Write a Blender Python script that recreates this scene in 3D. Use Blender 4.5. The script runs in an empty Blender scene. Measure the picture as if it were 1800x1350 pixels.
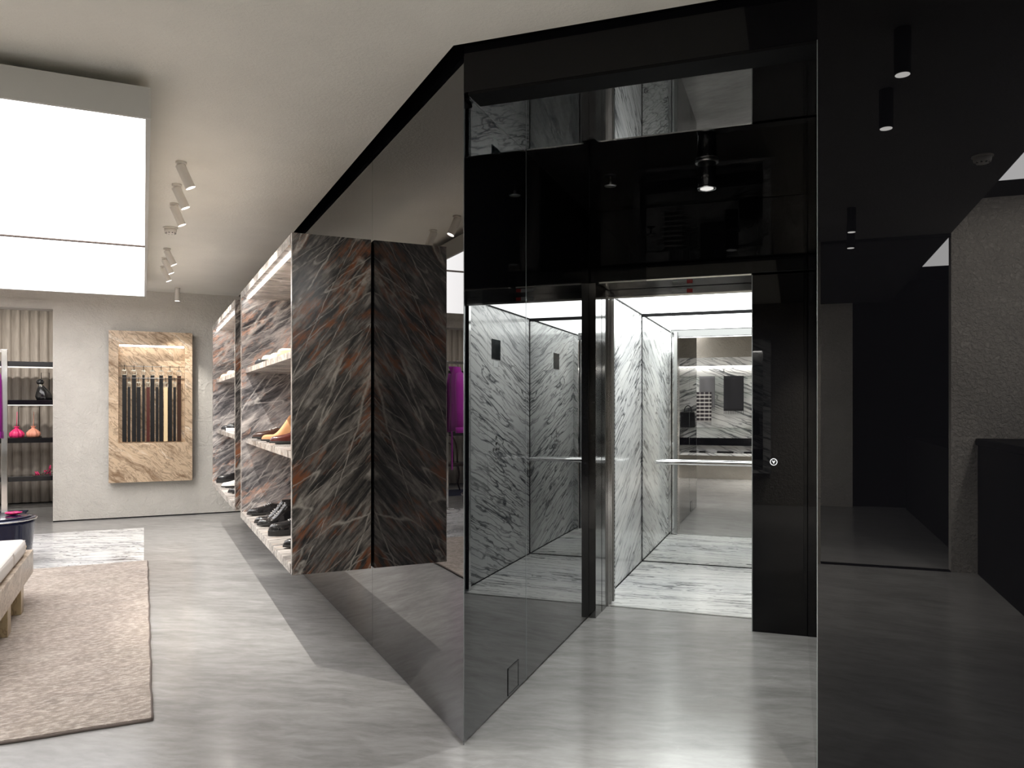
import bpy, bmesh, math, random
from mathutils import Vector, Matrix
random.seed(7)
S = bpy.context.scene
C = S.collection
PI = math.pi

# ------------------------------------------------------------------ frames
# shop grid: x = b (towards the mirrored wall), y = l (along the mirrored wall)
# lift grid: x = f (along the lift front),      y = j (into the lift)
AL, AJ = math.radians(25.3), math.radians(19.9)
ROT = {'L': AL, 'J': -AJ, 'W': 0.0}
def W(frame, x, y, z=0.0):
    a = ROT[frame]
    return Vector((x*math.cos(a) - y*math.sin(a), x*math.sin(a) + y*math.cos(a), z))
def inv(frame, p):
    a = -ROT[frame]
    return Vector((p.x*math.cos(a) - p.y*math.sin(a), p.x*math.sin(a) + p.y*math.cos(a), p.z))

# ------------------------------------------------------------------ node helper
class M:
    def __init__(s, name):
        s.m = bpy.data.materials.new(name); s.m.use_nodes = True
        s.t = s.m.node_tree; s.t.nodes.clear()
        s.out = s.n('ShaderNodeOutputMaterial')
        s.co = s.n('ShaderNodeTexCoord').outputs['Object']
    def n(s, k, **kw):
        x = s.t.nodes.new(k)
        for a, b in kw.items(): setattr(x, a, b)
        return x
    def put(s, sock, v):
        if v is None: return
        if hasattr(v, 'is_linked') or isinstance(v, bpy.types.NodeSocket): s.t.links.new(v, sock)
        elif isinstance(v, (tuple, list)) and len(v) == 3 and sock.type == 'RGBA': sock.default_value = (*v, 1)
        else: sock.default_value = v
    def noise(s, vec, scale=5, detail=4, rough=.5, dist=0.0, lac=2.0):
        x = s.n('ShaderNodeTexNoise'); s.put(x.inputs['Vector'], vec)
        x.inputs['Scale'].default_value = scale; x.inputs['Detail'].default_value = detail
        x.inputs['Roughness'].default_value = rough; x.inputs['Distortion'].default_value = dist
        x.inputs['Lacunarity'].default_value = lac
        return x.outputs['Fac'], x.outputs['Color']
    def math(s, op, a, b=None, c=None, clamp=False):
        x = s.n('ShaderNodeMath', operation=op, use_clamp=clamp)
        for i, v in enumerate((a, b, c)):
            if v is not None: s.put(x.inputs[i], v)
        return x.outputs[0]
    def vmath(s, op, a, b=None):
        x = s.n('ShaderNodeVectorMath', operation=op)
        s.put(x.inputs[0], a)
        if b is not None:
            if op == 'SCALE': s.put(x.inputs['Scale'], b)
            else: s.put(x.inputs[1], b)
        return x.outputs['Value'] if op in ('DOT_PRODUCT', 'LENGTH') else x.outputs['Vector']
    def ramp(s, fac, stops, interp='LINEAR'):
        x = s.n('ShaderNodeValToRGB'); s.put(x.inputs[0], fac)
        r = x.color_ramp; r.interpolation = interp
        while len(r.elements) < len(stops): r.elements.new(0.5)
        for e, (p, c) in zip(r.elements, stops):
            e.position = p
            e.color = (c, c, c, 1) if not isinstance(c, tuple) else (*c, 1)
        return x.outputs['Color']
    def mix(s, fac, a, b, mode='MIX'):
        x = s.n('ShaderNodeMix', data_type='RGBA', blend_type=mode)
        s.put(x.inputs[0], fac); s.put(x.inputs[6], a); s.put(x.inputs[7], b)
        return x.outputs[2]
    def stretch(s, d, k, vec=None, warp=0.0, wscale=3.0, off=(0, 0, 0), wdetail=3):
        """coordinates squeezed by k along direction d, with an optional domain warp"""
        v = vec or s.co
        if warp:
            _, c = s.noise(v, wscale, wdetail, .5)
            c = s.vmath('SUBTRACT', c, (.5, .5, .5))
            v = s.vmath('ADD', v, s.vmath('SCALE', c, warp))
        d = Vector(d).normalized()
        e1 = d.orthogonal().normalized(); e2 = d.cross(e1)
        cb = s.n('ShaderNodeCombineXYZ')
        a = s.vmath('DOT_PRODUCT', v, tuple(d))
        s.put(cb.inputs[0], s.math('MULTIPLY', a, k))
        s.put(cb.inputs[1], s.vmath('DOT_PRODUCT', v, tuple(e1)))
        s.put(cb.inputs[2], s.vmath('DOT_PRODUCT', v, tuple(e2)))
        return s.vmath('ADD', cb.outputs[0], off)
    def bump(s, h, strength=.3, dist=.01):
        x = s.n('ShaderNodeBump'); x.inputs['Strength'].default_value = strength
        x.inputs['Distance'].default_value = dist; s.put(x.inputs['Height'], h)
        return x.outputs['Normal']
    def bsdf(s, col=(.5, .5, .5), rough=.5, metal=0.0, ior=1.5, spec=None, normal=None, coat=0, sheen=0, emis=None, estr=0, trans=0, sub=0):
        b = s.n('ShaderNodeBsdfPrincipled')
        s.put(b.inputs['Base Color'], col); s.put(b.inputs['Roughness'], rough)
        b.inputs['Metallic'].default_value = metal; b.inputs['IOR'].default_value = ior
        if spec is not None: b.inputs['Specular IOR Level'].default_value = spec
        if coat: b.inputs['Coat Weight'].default_value = coat; b.inputs['Coat Roughness'].default_value = .05
        if sheen: b.inputs['Sheen Weight'].default_value = sheen
        if trans: b.inputs['Transmission Weight'].default_value = trans
        if emis is not None:
            s.put(b.inputs['Emission Color'], emis); b.inputs['Emission Strength'].default_value = estr
        if normal is not None: s.put(b.inputs['Normal'], normal)
        s.t.links.new(b.outputs[0], s.out.inputs[0])
        return s.m

def plain(name, col, rough=.5, metal=0.0, **kw):
    return M(name).bsdf(col, rough, metal, **kw)
def emit(name, col, strength, soft=None):
    m = M(name)
    e = m.n('ShaderNodeEmission'); e.inputs[0].default_value = (*col, 1); e.inputs[1].default_value = strength
    m.t.links.new(e.outputs[0], m.out.inputs[0]); return m.m

# ---- materials
def marble_multi(name, pal, d=(.6, 0, .8), seed=(0, 0, 0), warp=.05, rust=(.33, .115, .045), rlo=.505, sc=34.0, k=.13, dark=.42, vein=(.60, .55, .49), vamt=1.0):
    m = M(name)
    # slow bending of the flow, then fine fibres along it
    v = m.stretch(d, k, warp=warp, wscale=2.6, wdetail=4, off=seed)
    f, _ = m.noise(v, sc, 5, .68, .2)
    f2, _ = m.noise(m.stretch(d, .35, warp=warp, wscale=2.6, wdetail=4, off=(seed[0]+2, 5, 1)), sc*.28, 4, .62)
    mx = m.math('ADD', m.math('MULTIPLY', f, .58), m.math('MULTIPLY', f2, .42))
    base = m.ramp(mx, [(.37, pal[0]), (.44, pal[1]), (.50, pal[2]), (.56, pal[3]), (.64, pal[4])])
    g, _ = m.noise(m.stretch(d, .5, warp=warp*2, wscale=3, off=(3.1 + seed[0], 1, 7)), 3.4, 4, .65)
    base = m.mix(m.ramp(g, [(.40, dark), (.52, 0.0)]), base, pal[1])
    r, _ = m.noise(m.stretch(d, .32, warp=warp*2, wscale=4, off=(9 + seed[0], 4, 2)), 5.5, 5, .68)
    rm = m.ramp(r, [(rlo, 0.0), (rlo+.09, 1.0)])
    fine, _ = m.noise(m.stretch(d, k*1.3, off=(1, 6, seed[0]), warp=warp, wscale=3), sc*1.1, 4, .7)
    rm = m.math('MULTIPLY', rm, m.ramp(fine, [(.42, 0.0), (.56, 1.0)]))
    base = m.mix(m.math('MULTIPLY', rm, .85), base, rust)
    mod, _ = m.noise(m.co, 9, 3, .7)
    mod = m.ramp(mod, [(.36, .15), (.56, 1.0)])
    for q, (scv, w, off, amt, kk, rot) in enumerate(((5.0, .0050, (1, 2, 3), 1.0, .10, -.26), (11.0, .008, (5, 8, 1), .6, .11, .05), (6.5, .0050, (2, 0, 6), .9, .11, .24))):
        dd = Vector(d).normalized(); ax = Vector((0, 1, 0)) if abs(d[1]) < .2 else Vector((1, 0, 0))
        dd = Matrix.Rotation(rot, 3, ax) @ dd
        n, _ = m.noise(m.stretch(dd, kk, warp=.028, wscale=9, wdetail=6, off=(off[0]+seed[0], off[1], off[2])), scv, 1, .5)
        a = m.math('ABSOLUTE', m.math('SUBTRACT', n, .5))
        base = m.mix(m.math('MULTIPLY', m.math('MULTIPLY', m.ramp(a, [(0, 1.0), (w*1.1, .5), (w*2.2, 0.0)]), mod), amt*vamt), base, vein)
    return m.bsdf(base, .2, ior=1.5)

def marble_white(name, d=(0, .55, .83), base=(.78, .78, .765), seed=(0, 0, 0), wav=.10, dens=1.0, dark=(.05, .056, .066), k=.06, wsc=2.2, wm=.85):
    m = M(name)
    v = m.stretch(d, k, warp=wav, wscale=3.2, wdetail=4, off=seed)
    cl, _ = m.noise(v, 2.2, 4, .5)
    col = m.ramp(cl, [(.35, (base[0]*.86, base[1]*.87, base[2]*.89)), (.55, base)])
    clus, _ = m.noise(m.stretch(d, .45, off=(4 + seed[0], 2, 2)), 2.4, 2, .5)
    clus = m.ramp(clus, [(.34, .5), (.56, 1.0)])
    for sc, w, off, amt in ((9*dens, .034, (0, 0, 0), .95), (19*dens, .045, (7, 3, 1), .65), (5*dens, .014, (2, 9, 4), .95)):
        w *= wm
        n, _ = m.noise(m.stretch(d, k, warp=wav, wscale=wsc, wdetail=4, off=(off[0]+seed[0], off[1]+seed[1], off[2])), sc, 2, .5)
        a = m.math('ABSOLUTE', m.math('SUBTRACT', n, .5))
        fac = m.math('MULTIPLY', m.ramp(a, [(0, 1.0), (w*.45, .6), (w, 0.0)]), clus)
        col = m.mix(m.math('MULTIPLY', fac, amt), col, dark)
    return m.bsdf(col, .16)

def marble_beige(name, d=(.8, 0, -.55), c0=(.66, .53, .40), c1=(.36, .25, .155), c2=(.82, .74, .64), seed=(0, 0, 0), k=.22):
    m = M(name)
    v = m.stretch(d, k, warp=.22, wscale=2.2, off=seed)
    f, _ = m.noise(v, 8.5, 7, .66, .3)
    col = m.ramp(f, [(.33, c1), (.45, c0), (.56, (c0[0]*1.05, c0[1]*1.03, c0[2])), (.68, c2)])
    for sc, w, off in ((5, .012, (1, 4, 0)), (11, .02, (6, 2, 8)), (17, .03, (3, 5, 2))):
        n, _ = m.noise(m.stretch(d, k, warp=.26, wscale=2.4, wdetail=4, off=(off[0]+seed[0], off[1], off[2])), sc, 3, .5)
        a = m.math('ABSOLUTE', m.math('SUBTRACT', n, .5))
        col = m.mix(m.math('MULTIPLY', m.ramp(a, [(0, 1.0), (w, 0.0)]), .6), col, (.17, .11, .065))
    return m.bsdf(col, .3)

def plaster(name, col, bump=.35, sc=26, var=.10):
    m = M(name)
    a, _ = m.noise(m.co, 2.2, 5, .6)
    c = m.ramp(a, [(.3, tuple(x*(1-var) for x in col)), (.7, tuple(x*(1+var) for x in col))])
    h, _ = m.noise(m.co, sc, 6, .62, .6)
    h = m.ramp(h, [(.38, 0.0), (.62, 1.0)])
    return m.bsdf(c, .85, spec=.25, normal=m.bump(h, bump, .012))

def concrete(name):
    m = M(name)
    v = m.stretch((1, -.12, 0), .34, warp=.22, wscale=1.8)
    a, _ = m.noise(v, 3.6, 8, .64, .3)
    b, _ = m.noise(m.stretch((1, -.12, 0), .22, warp=.1, wscale=5), 22, 5, .62)
    col = m.ramp(a, [(.32, (.225, .218, .208)), (.48, (.305, .298, .286)), (.68, (.42, .412, .397))])
    col = m.mix(.35, col, m.ramp(b, [(.35, .19), (.5, .30), (.68, .44)]), 'MIX')
    sv, _ = m.noise(m.stretch((.8, .6, 0), .06, warp=.3, wscale=2), 9, 2, .5)
    sa = m.math('ABSOLUTE', m.math('SUBTRACT', sv, .5))
    col = m.mix(m.math('MULTIPLY', m.ramp(sa, [(0, 1.0), (.003, 0.0)]), .10), col, (.6, .59, .57))
    rg = m.ramp(a, [(.3, .26), (.7, .15)])
    return m.bsdf(col, rg, spec=.55, normal=m.bump(b, .04, .004))

def rug_mat(name):
    m = M(name)
    a, _ = m.noise(m.stretch((1, .1, 0), .6, warp=.2, wscale=2), 4.2, 8, .74)
    b, _ = m.noise(m.stretch((1, .1, 0), .5), 48, 5, .7)
    c, _ = m.noise(m.co, 1.3, 3, .55)
    col = m.ramp(a, [(.32, (.235, .20, .17)), (.44, (.345, .29, .25)), (.54, (.44, .365, .315)), (.66, (.60, .535, .475))])
    col = m.mix(m.ramp(c, [(.42, 0.0), (.66, .45)]), col, (.44, .385, .31))
    col = m.mix(.5, col, m.ramp(b, [(.38, (.215, .18, .155)), (.50, (.40, .335, .29)), (.60, (.74, .68, .62))]))
    f, _ = m.noise(m.co, 190, 2, .6)
    h = m.math('ADD', m.math('MULTIPLY', b, 1.0), m.math('MULTIPLY', f, .5))
    return m.bsdf(col, .95, spec=.05, sheen=.2, normal=m.bump(h, .8, .014))

def black_glass(name, ior=1.6, col=(.004, .004, .005)):
    return M(name).bsdf(col, .0, ior=ior)

mt = {}
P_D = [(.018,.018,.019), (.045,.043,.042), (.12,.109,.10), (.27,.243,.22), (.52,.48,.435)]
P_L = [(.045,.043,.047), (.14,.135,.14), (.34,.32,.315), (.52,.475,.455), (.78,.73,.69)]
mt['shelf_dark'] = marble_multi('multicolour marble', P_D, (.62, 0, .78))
mt['shelf_lit'] = marble_multi('multicolour marble, pale face', P_L, (.80, 0, .60), (5, 3, 1), .13, (.62, .36, .26), .50, 22.0, .16, .45, (.88, .83, .78), .6)  # same marble as the end face, painted paler for the lit interior
mt['shelf_edge'] = marble_multi('multicolour marble, sawn edge', [(.12,.11,.105), (.24,.22,.205), (.40,.37,.34), (.54,.50,.46), (.70,.66,.61)], (.97, .1, .2), (2, 7, 5), .03, (.62, .42, .30), .58, 20, .12, .3, (.8, .76, .7), .5)
mt['ceil'] = plaster('rough beige ceiling plaster', (.88, .86, .79), .2, 60, .03)
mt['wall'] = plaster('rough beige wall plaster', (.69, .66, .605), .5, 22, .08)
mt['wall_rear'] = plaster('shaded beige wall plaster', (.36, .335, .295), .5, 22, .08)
mt['shade_corridor'] = plaster('painted corridor shade', (.05, .05, .05), .2, 60, .05)
mt['shade_aisle'] = plaster('painted aisle shade', (.16, .155, .15), .2, 60, .05)
mt['wall_dark'] = plaster('coarse grey wall plaster', (.55, .52, .48), .9, 30, .08)
mt['floor'] = concrete('polished grey concrete')
mt['black'] = plain('matt black', (.004, .004, .0045), .6, spec=.1)
mt['blackgloss'] = plain('gloss black lacquer', (.006, .006, .008), .12)
mt['mirror_shop'] = black_glass('smoked black mirror glass', 1.82)
mt['mirror_jamb'] = black_glass('black mirror glass of the lift reveal', 2.35)
mt['mirror_front'] = black_glass('black glass of the lift front', 1.32)
mt['mirror_right'] = black_glass('black mirror glass facing the shop', 1.6)
mt['mirror_top'] = black_glass('black mirror glass over the lift lobby', 1.9)
mt['mirror_cabin'] = plain('lift cabin mirror', (.86, .87, .86), 0.0, 1.0)
mt['chrome'] = plain('polished steel', (.72, .72, .72), .08, 1.0)
mt['steel'] = plain('brushed steel', (.42, .42, .41), .28, 1.0)
mt['darksteel'] = plain('dark polished steel', (.16, .16, .16), .10, 1.0)
mt['edge'] = plain('ground glass edge', (.42, .45, .46), .25, .6)
mt['white'] = plain('white enamel', (.86, .82, .76), .45)
mt['boxside'] = plain('light box casing', (.50, .50, .475), .6)
mt['boxlight'] = emit('stretched luminous fabric', (1.0, .975, .97), 3.1)
mt['cablight'] = emit('lift ceiling luminous panel', (.97, 1.0, .98), 4.6)
mt['led'] = emit('warm white strip light', (1, .96, .9), 16)
mt['lednarrow'] = emit('soft strip light', (1, .96, .9), 7)
mt['ledcurtain'] = emit('shelf strip light', (1, .95, .88), 1.5)
mt['lens'] = emit('lamp lens', (1, .97, .93), 14)
mt['cab_left'] = marble_white('white marble, veins rising', (0, .91, .41), seed=(1, 0, 0), dens=1.25, wav=.07)
mt['cab_right'] = marble_white('white marble, veins falling', (0, .945, -.33), seed=(4, 5, 0), wav=.08, dens=1.2)
mt['cab_floor'] = marble_white('white marble floor, wavy veins', (1, .12, 0), seed=(2, 2, 0), wav=.2, base=(.78, .78, .765), dens=1.1, wm=.75)
mt['inlay'] = marble_white('white marble inlay', (1, -.35, 0), seed=(8, 2, 0), wav=.26, base=(.86, .855, .84), dens=.9, k=.12, wm=.75, dark=(.07, .075, .085))
mt['niche'] = marble_white('white marble of the wall niche', (.94, 0, -.34), seed=(3, 7, 0), wav=.10, dens=.75)
mt['beige'] = marble_beige('honey beige marble', (.80, 0, -.60), (.60, .455, .315), (.235, .145, .08), (.80, .70, .575), (0, 0, 0), .15)
mt['bench'] = marble_beige('pale banded marble', (.2, .85, .5), (.50, .425, .345), (.30, .235, .175), (.66, .585, .505), (3, 1, 0), .2)
mt['benchend'] = marble_beige('pale banded marble, leg', (.1, .3, .9), (.45, .36, .22), (.30, .23, .13), (.58, .47, .32), (7, 1, 0), .2)
mt['rug'] = rug_mat('mottled pink beige pile')
mt['rugedge'] = plain('grey brown rug binding', (.16, .13, .115), .95)
mt['cushion'] = plain('off white upholstery', (.62, .575, .535), .9, sheen=.3)
def curtain_mat():
    m = M('taupe curtain cloth'); f, _ = m.noise(m.stretch((0, 0, 1), .08), 60, 3, .6)
    return m.bsdf(m.ramp(f, [(.3, (.33, .29, .25)), (.7, (.46, .41, .36))]), .9, sheen=.2)
mt['curtain'] = curtain_mat()
mt['navy'] = plain('navy lacquer', (.006, .008, .03), .10, spec=.35)
mt['magenta'] = plain('magenta wool', (.30, .004, .26), .85, sheen=.15)
mt['pink'] = plain('hot pink satin', (.80, .035, .18), .35)
mt['peach'] = plain('peach satin', (.85, .36, .25), .4)
mt['blackleather'] = plain('black leather', (.010, .010, .011), .22)
mt['shineleather'] = plain('polished black leather', (.012, .012, .013), .12, coat=.7)
mt['brownleather'] = plain('dark brown leather', (.045, .018, .010), .3)
mt['redleather'] = plain('oxblood leather', (.07, .014, .010), .25, coat=.3)
mt['tan'] = plain('tan suede', (.48, .24, .11), .8)
mt['cream'] = plain('cream leather', (.80, .62, .36), .45)
mt['whiteleather'] = plain('white leather', (.75, .72, .68), .4)
mt['sole'] = plain('black rubber sole', (.012, .012, .012), .5)
mt['lace'] = plain('grey lace', (.42, .41, .40), .7)
mt['brass'] = plain('pale metal buckle', (.70, .66, .55), .2, 1.0)
mt['wood'] = plain('dark bent wood', (.03, .014, .008), .3)
mt['navyrug'] = plain('dark blue wool rug', (.02, .025, .06), .95)
mt['greyscarf'] = plain('grey wool', (.16, .16, .17), .95)
mt['darkscarf'] = plain('charcoal wool', (.02, .02, .024), .9)
def plaid():
    m = M('black and white plaid wool'); w1 = m.n('ShaderNodeSeparateXYZ'); m.put(w1.inputs[0], m.co)
    def stripes(c, per, duty): return m.math('LESS_THAN', m.math('FRACT', m.math('DIVIDE', c, per)), duty)
    a = stripes(w1.outputs[2], .075, .34); b = stripes(w1.outputs[0], .09, .3)
    f = m.math('MULTIPLY', m.math('ADD', a, m.math('MULTIPLY', b, .35)), .85, clamp=True)
    return m.bsdf(m.mix(f, (.025, .02, .025), (.62, .6, .58)), .95)
mt['plaid'] = plaid()
mt['screen'] = plain('dark display glass', (.006, .010, .012), .08)
mt['label'] = plain('white enamel plate', (.66, .67, .66), .4)
mt['red'] = plain('red sticker', (.55, .02, .02), .4)
def thin_glass():
    m = M('clear shelf glass'); t = m.n('ShaderNodeBsdfTransparent'); t.inputs[0].default_value = (.9, .95, .93, 1)
    g = m.n('ShaderNodeBsdfGlossy'); g.inputs['Roughness'].default_value = .02
    x = m.n('ShaderNodeMixShader'); x.inputs[0].default_value = .12
    m.t.links.new(t.outputs[0], x.inputs[1]); m.t.links.new(g.outputs[0], x.inputs[2]); m.t.links.new(x.outputs[0], m.out.inputs[0])
    return m.m
mt['glass'] = thin_glass()

# ------------------------------------------------------------------ mesh helper
class MB:
    def __init__(s): s.v = []; s.f = []; s.mi = []; s.sm = []
    def add(s, vs, fs, mi=0, smooth=False):
        o = len(s.v); s.v += [tuple(x) for x in vs]
        for f in fs: s.f.append([o+i for i in f]); s.mi.append(mi); s.sm.append(smooth)
        return s
    def box(s, x0, x1, y0, y1, z0, z1, mi=0):
        return s.add([(x0,y0,z0),(x1,y0,z0),(x1,y1,z0),(x0,y1,z0),(x0,y0,z1),(x1,y0,z1),(x1,y1,z1),(x0,y1,z1)],
                     [(0,3,2,1),(4,5,6,7),(0,1,5,4),(1,2,6,5),(2,3,7,6),(3,0,4,7)], mi)
    def prism(s, poly, z0, z1, mi=0):
        n = len(poly)
        a = sum(poly[i][0]*poly[(i+1)%n][1]-poly[(i+1)%n][0]*poly[i][1] for i in range(n))
        if a < 0: poly = poly[::-1]
        vs = [(p[0],p[1],z0) for p in poly]+[(p[0],p[1],z1) for p in poly]
        fs = [tuple(range(n))[::-1], tuple(range(n,2*n))]+[(i,(i+1)%n,(i+1)%n+n,i+n) for i in range(n)]
        return s.add(vs, fs, mi)
    def tube(s, pts, r, n=8, mi=0, cap=True, closed=False):
        pts = [Vector(p) for p in pts]; R = r if isinstance(r, (list, tuple)) else [r]*len(pts)
        vs = []; m = len(pts); up = None
        for i, p in enumerate(pts):
            if closed: t = pts[(i+1)%m]-pts[i-1]
            else: t = pts[min(i+1,m-1)]-pts[max(i-1,0)]
            t.normalize()
            if up is None: up = t.orthogonal().normalized()
            up = (up - t*up.dot(t)); up = up.normalized() if up.length > 1e-6 else t.orthogonal().normalized()
            sd = t.cross(up)
            for k in range(n):
                a = 2*PI*k/n; vs.append(p + (up*math.cos(a)+sd*math.sin(a))*R[i])
        fs = []
        for i in range(m if closed else m-1):
            for k in range(n):
                j = (i+1)%m; fs.append((i*n+k, i*n+(k+1)%n, j*n+(k+1)%n, j*n+k))
        s.add(vs, fs, mi, True)
        if cap and not closed:
            o = len(s.v)-len(vs)
            s.f.append([o+k for k in range(n)][::-1]); s.mi.append(mi); s.sm.append(False)
            s.f.append([o+(m-1)*n+k for k in range(n)]); s.mi.append(mi); s.sm.append(False)
        return s
    def lathe(s, prof, n=32, mi=0, fn=None, cx=0, cy=0, cap=True):
        vs = []
        for r, z in prof:
            for k in range(n):
                a = 2*PI*k/n; q = r*(fn(a, z) if fn else 1.0)
                vs.append((cx+q*math.cos(a), cy+q*math.sin(a), z))
        m = len(prof)
        s.add(vs, [(i*n+k, i*n+(k+1)%n, (i+1)*n+(k+1)%n, (i+1)*n+k) for i in range(m-1) for k in range(n)], mi, True)
        if cap:
            o = len(s.v)-len(vs)
            s.f.append([o+k for k in range(n)][::-1]); s.mi.append(mi); s.sm.append(False)
            s.f.append([o+(m-1)*n+k for k in range(n)]); s.mi.append(mi); s.sm.append(False)
        return s
    def grid(s, fn, nu, nv, mi=0, smooth=True, flip=False):
        vs = [fn(i/nu, j/nv) for j in range(nv+1) for i in range(nu+1)]
        fs = []
        for j in range(nv):
            for i in range(nu):
                q = (j*(nu+1)+i, j*(nu+1)+i+1, (j+1)*(nu+1)+i+1, (j+1)*(nu+1)+i)
                fs.append(q[::-1] if flip else q)
        return s.add(vs, fs, mi, smooth)
    def loft(s, rings, mi=0, cap=True, smooth=True):
        n = len(rings[0]); vs = [p for r in rings for p in r]; m = len(rings)
        s.add(vs, [(i*n+k, i*n+(k+1)%n, (i+1)*n+(k+1)%n, (i+1)*n+k) for i in range(m-1) for k in range(n)], mi, smooth)
        if cap:
            o = len(s.v)-len(vs)
            s.f.append([o+k for k in range(n)][::-1]); s.mi.append(mi); s.sm.append(smooth)
            s.f.append([o+(m-1)*n+k for k in range(n)]); s.mi.append(mi); s.sm.append(smooth)
        return s
    def build(s, name, mats, parent=None, frame=None, loc=(0,0,0), bevel=0, seg=2, solid=0, sub=0, rz=0):
        me = bpy.data.meshes.new(name); me.from_pydata(s.v, [], s.f); me.update()
        for m in (mats if isinstance(mats, (list, tuple)) else [mats]): me.materials.append(mt[m] if isinstance(m, str) else m)
        for p, i, sm in zip(me.polygons, s.mi, s.sm): p.material_index = i; p.use_smooth = sm
        bm = bmesh.new(); bm.from_mesh(me); bmesh.ops.recalc_face_normals(bm, faces=bm.faces); bm.to_mesh(me); bm.free()
        o = bpy.data.objects.new(name, me); C.objects.link(o)
        if parent is not None:
            o.parent = parent; o.location = loc; o.rotation_euler.z = rz
        else:
            fr = frame or 'W'; o.location = W(fr, *loc); o.rotation_euler.z = ROT[fr]+rz
        if solid:
            md = o.modifiers.new('thickness', 'SOLIDIFY'); md.thickness = solid; md.offset = 0
        if bevel:
            md = o.modifiers.new('soft edge', 'BEVEL'); md.width = bevel; md.segments = seg; md.limit_method = 'ANGLE'
        if sub:
            md = o.modifiers.new('smooth', 'SUBSURF'); md.levels = sub; md.render_levels = sub
        return o

def tag(o, label, cat, group=None):
    o['label'] = label; o['category'] = cat
    if group: o['group'] = group
    return o
def struct(o, label=None):
    o['kind'] = 'structure'
    if label: o['label'] = label
    return o
def thing(name, frame, x, y, z, label, cat, group=None, rz=0):
    o = bpy.data.objects.new(name, None); C.objects.link(o); o.empty_display_size = .1
    o.location = W(frame, x, y, z); o.rotation_euler.z = ROT[frame]+rz
    return tag(o, label, cat, group)
def dup(root, loc, label, group=None, rz=None):
    r = root.copy(); C.objects.link(r); r.location = loc
    if rz is not None: r.rotation_euler.z = rz
    r['label'] = label
    if group: r['group'] = group
    for ch in list(root.children):
        c = ch.copy(); C.objects.link(c); c.parent = r
        for g in ch.children:
            d = g.copy(); C.objects.link(d); d.parent = c
    return r

# ------------------------------------------------------------------ key numbers
H = 2.988                     # ceiling
BM = 1.242                    # mirrored wall of the shop: b = BM
P1 = Vector((-.207, 3.344, 0))
p1J = inv('J', P1); p1L = inv('L', P1)
JF0 = p1J.y                   # outer face of the lift block
FJ = p1J.x                    # left reveal
FR = .08                      # right reveal
JD = 5.27                     # black lift front
JS = 5.60                     # sill
JB = 7.32                     # cabin back
ZN = 2.80                     # reveal ceiling
LB = 11.38                    # back wall
# ------------------------------------------------------------------ floor, ceiling
fl = MB(); fl.add([(-14,-10,0),(9,-10,0),(9,18,0),(-14,18,0)], [(0,1,2,3)])
struct(fl.build('floor', 'floor'))
c0 = Vector((-.249, 3.313, 0)); c0J = inv('J', c0); c0L = inv('L', c0)
poly = [c0, W('L', c0L.x, 14.2), W('L', -5.6, 14.2), W('L', -5.6, -4.2), W('J', 1.3, -6.4), W('J', 1.3, c0J.y)]
cm = MB(); cm.prism([(p.x, p.y) for p in poly], H, H+.03)
o = cm.build('ceiling', 'ceil'); struct(o)
cap = MB(); cap.prism([(p.x, p.y) for p in (W('L', BM+.6, 14), W('L', c0L.x-.3, 14), W('L', c0L.x-.3, 2.6), W('J', 3.1, 2.4), W('J', 3.1, 3.6))], 3.28, 3.30)
struct(cap.build('slot_blackout', 'black'))  # black cap added above the ceiling slot to stop light leaks

# ------------------------------------------------------------------ mirrored wall of the shop (two panes with a joint)
def poly_wall(name, pts, z0, z1, m):
    a = MB(); a.prism([(p.x, p.y) for p in pts], z0, z1); return struct(a.build(name, m))
lj = inv('L', Vector((-.8375, 4.678, 0))).y      # pane joint just behind the shelf end
wl = MB()
q0, q1 = W('L', BM, p1L.y), W('J', FJ+.03, JF0+.075)
wl.prism([(p.x, p.y) for p in (q0, W('L', BM, lj-.0015), W('L', BM+.02, lj-.0015), W('L', BM+.02, p1L.y+.03))], .012, 3.28)
wl.prism([(p.x, p.y) for p in (W('L', BM, lj+.0015), W('L', BM, LB), W('L', BM+.02, LB), W('L', BM+.02, lj+.0015))], .012, 3.28)
wl.prism([(p.x, p.y) for p in (W('L', BM+.02, p1L.y+.05), W('L', BM+.02, 14), W('L', BM+.06, 14), W('L', BM+.06, p1L.y+.1))], 0, 3.28, 1)
struct(wl.build('wall_left', ['mirror_shop', 'black']))
# left reveal of the lift, two panes + dark steel end
JE = 5.235
js = 3.90
je = MB()
for a, b in ((JF0, js-.0015), (js+.0015, JE)):
    je.prism([(p.x, p.y) for p in (W('J', FJ, a+(.0 if a > JF0 else .004)), W('J', FJ, b), W('J', FJ-.012, b), W('J', FJ-.012, a+.02))], .012, ZN)
je.prism([(p.x, p.y) for p in (W('J', FJ-.012, JF0+.05), W('J', FJ-.012, JS), W('J', FJ-.05, JS), W('J', FJ-.05, JF0+.1))], 0, 3.28, 1)
struct(je.build('wall_reveal', ['mirror_jamb', 'black']))
t = MB(); t.prism([(p.x, p.y) for p in (W('J', FJ+.001, js-.0018), W('J', FJ+.001, js+.0018), W('J', FJ-.01, js+.0018), W('J', FJ-.01, js-.0018))], .012, ZN)
struct(t.build('trim_2', 'edge'))
# corner profile: thin ground edge where the two mirrors meet
t = MB(); t.tube([P1+Vector((0, .004, .0)), P1+Vector((0, .004, ZN))], .002, 8)
struct(t.build('trim_3', 'edge'))
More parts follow.
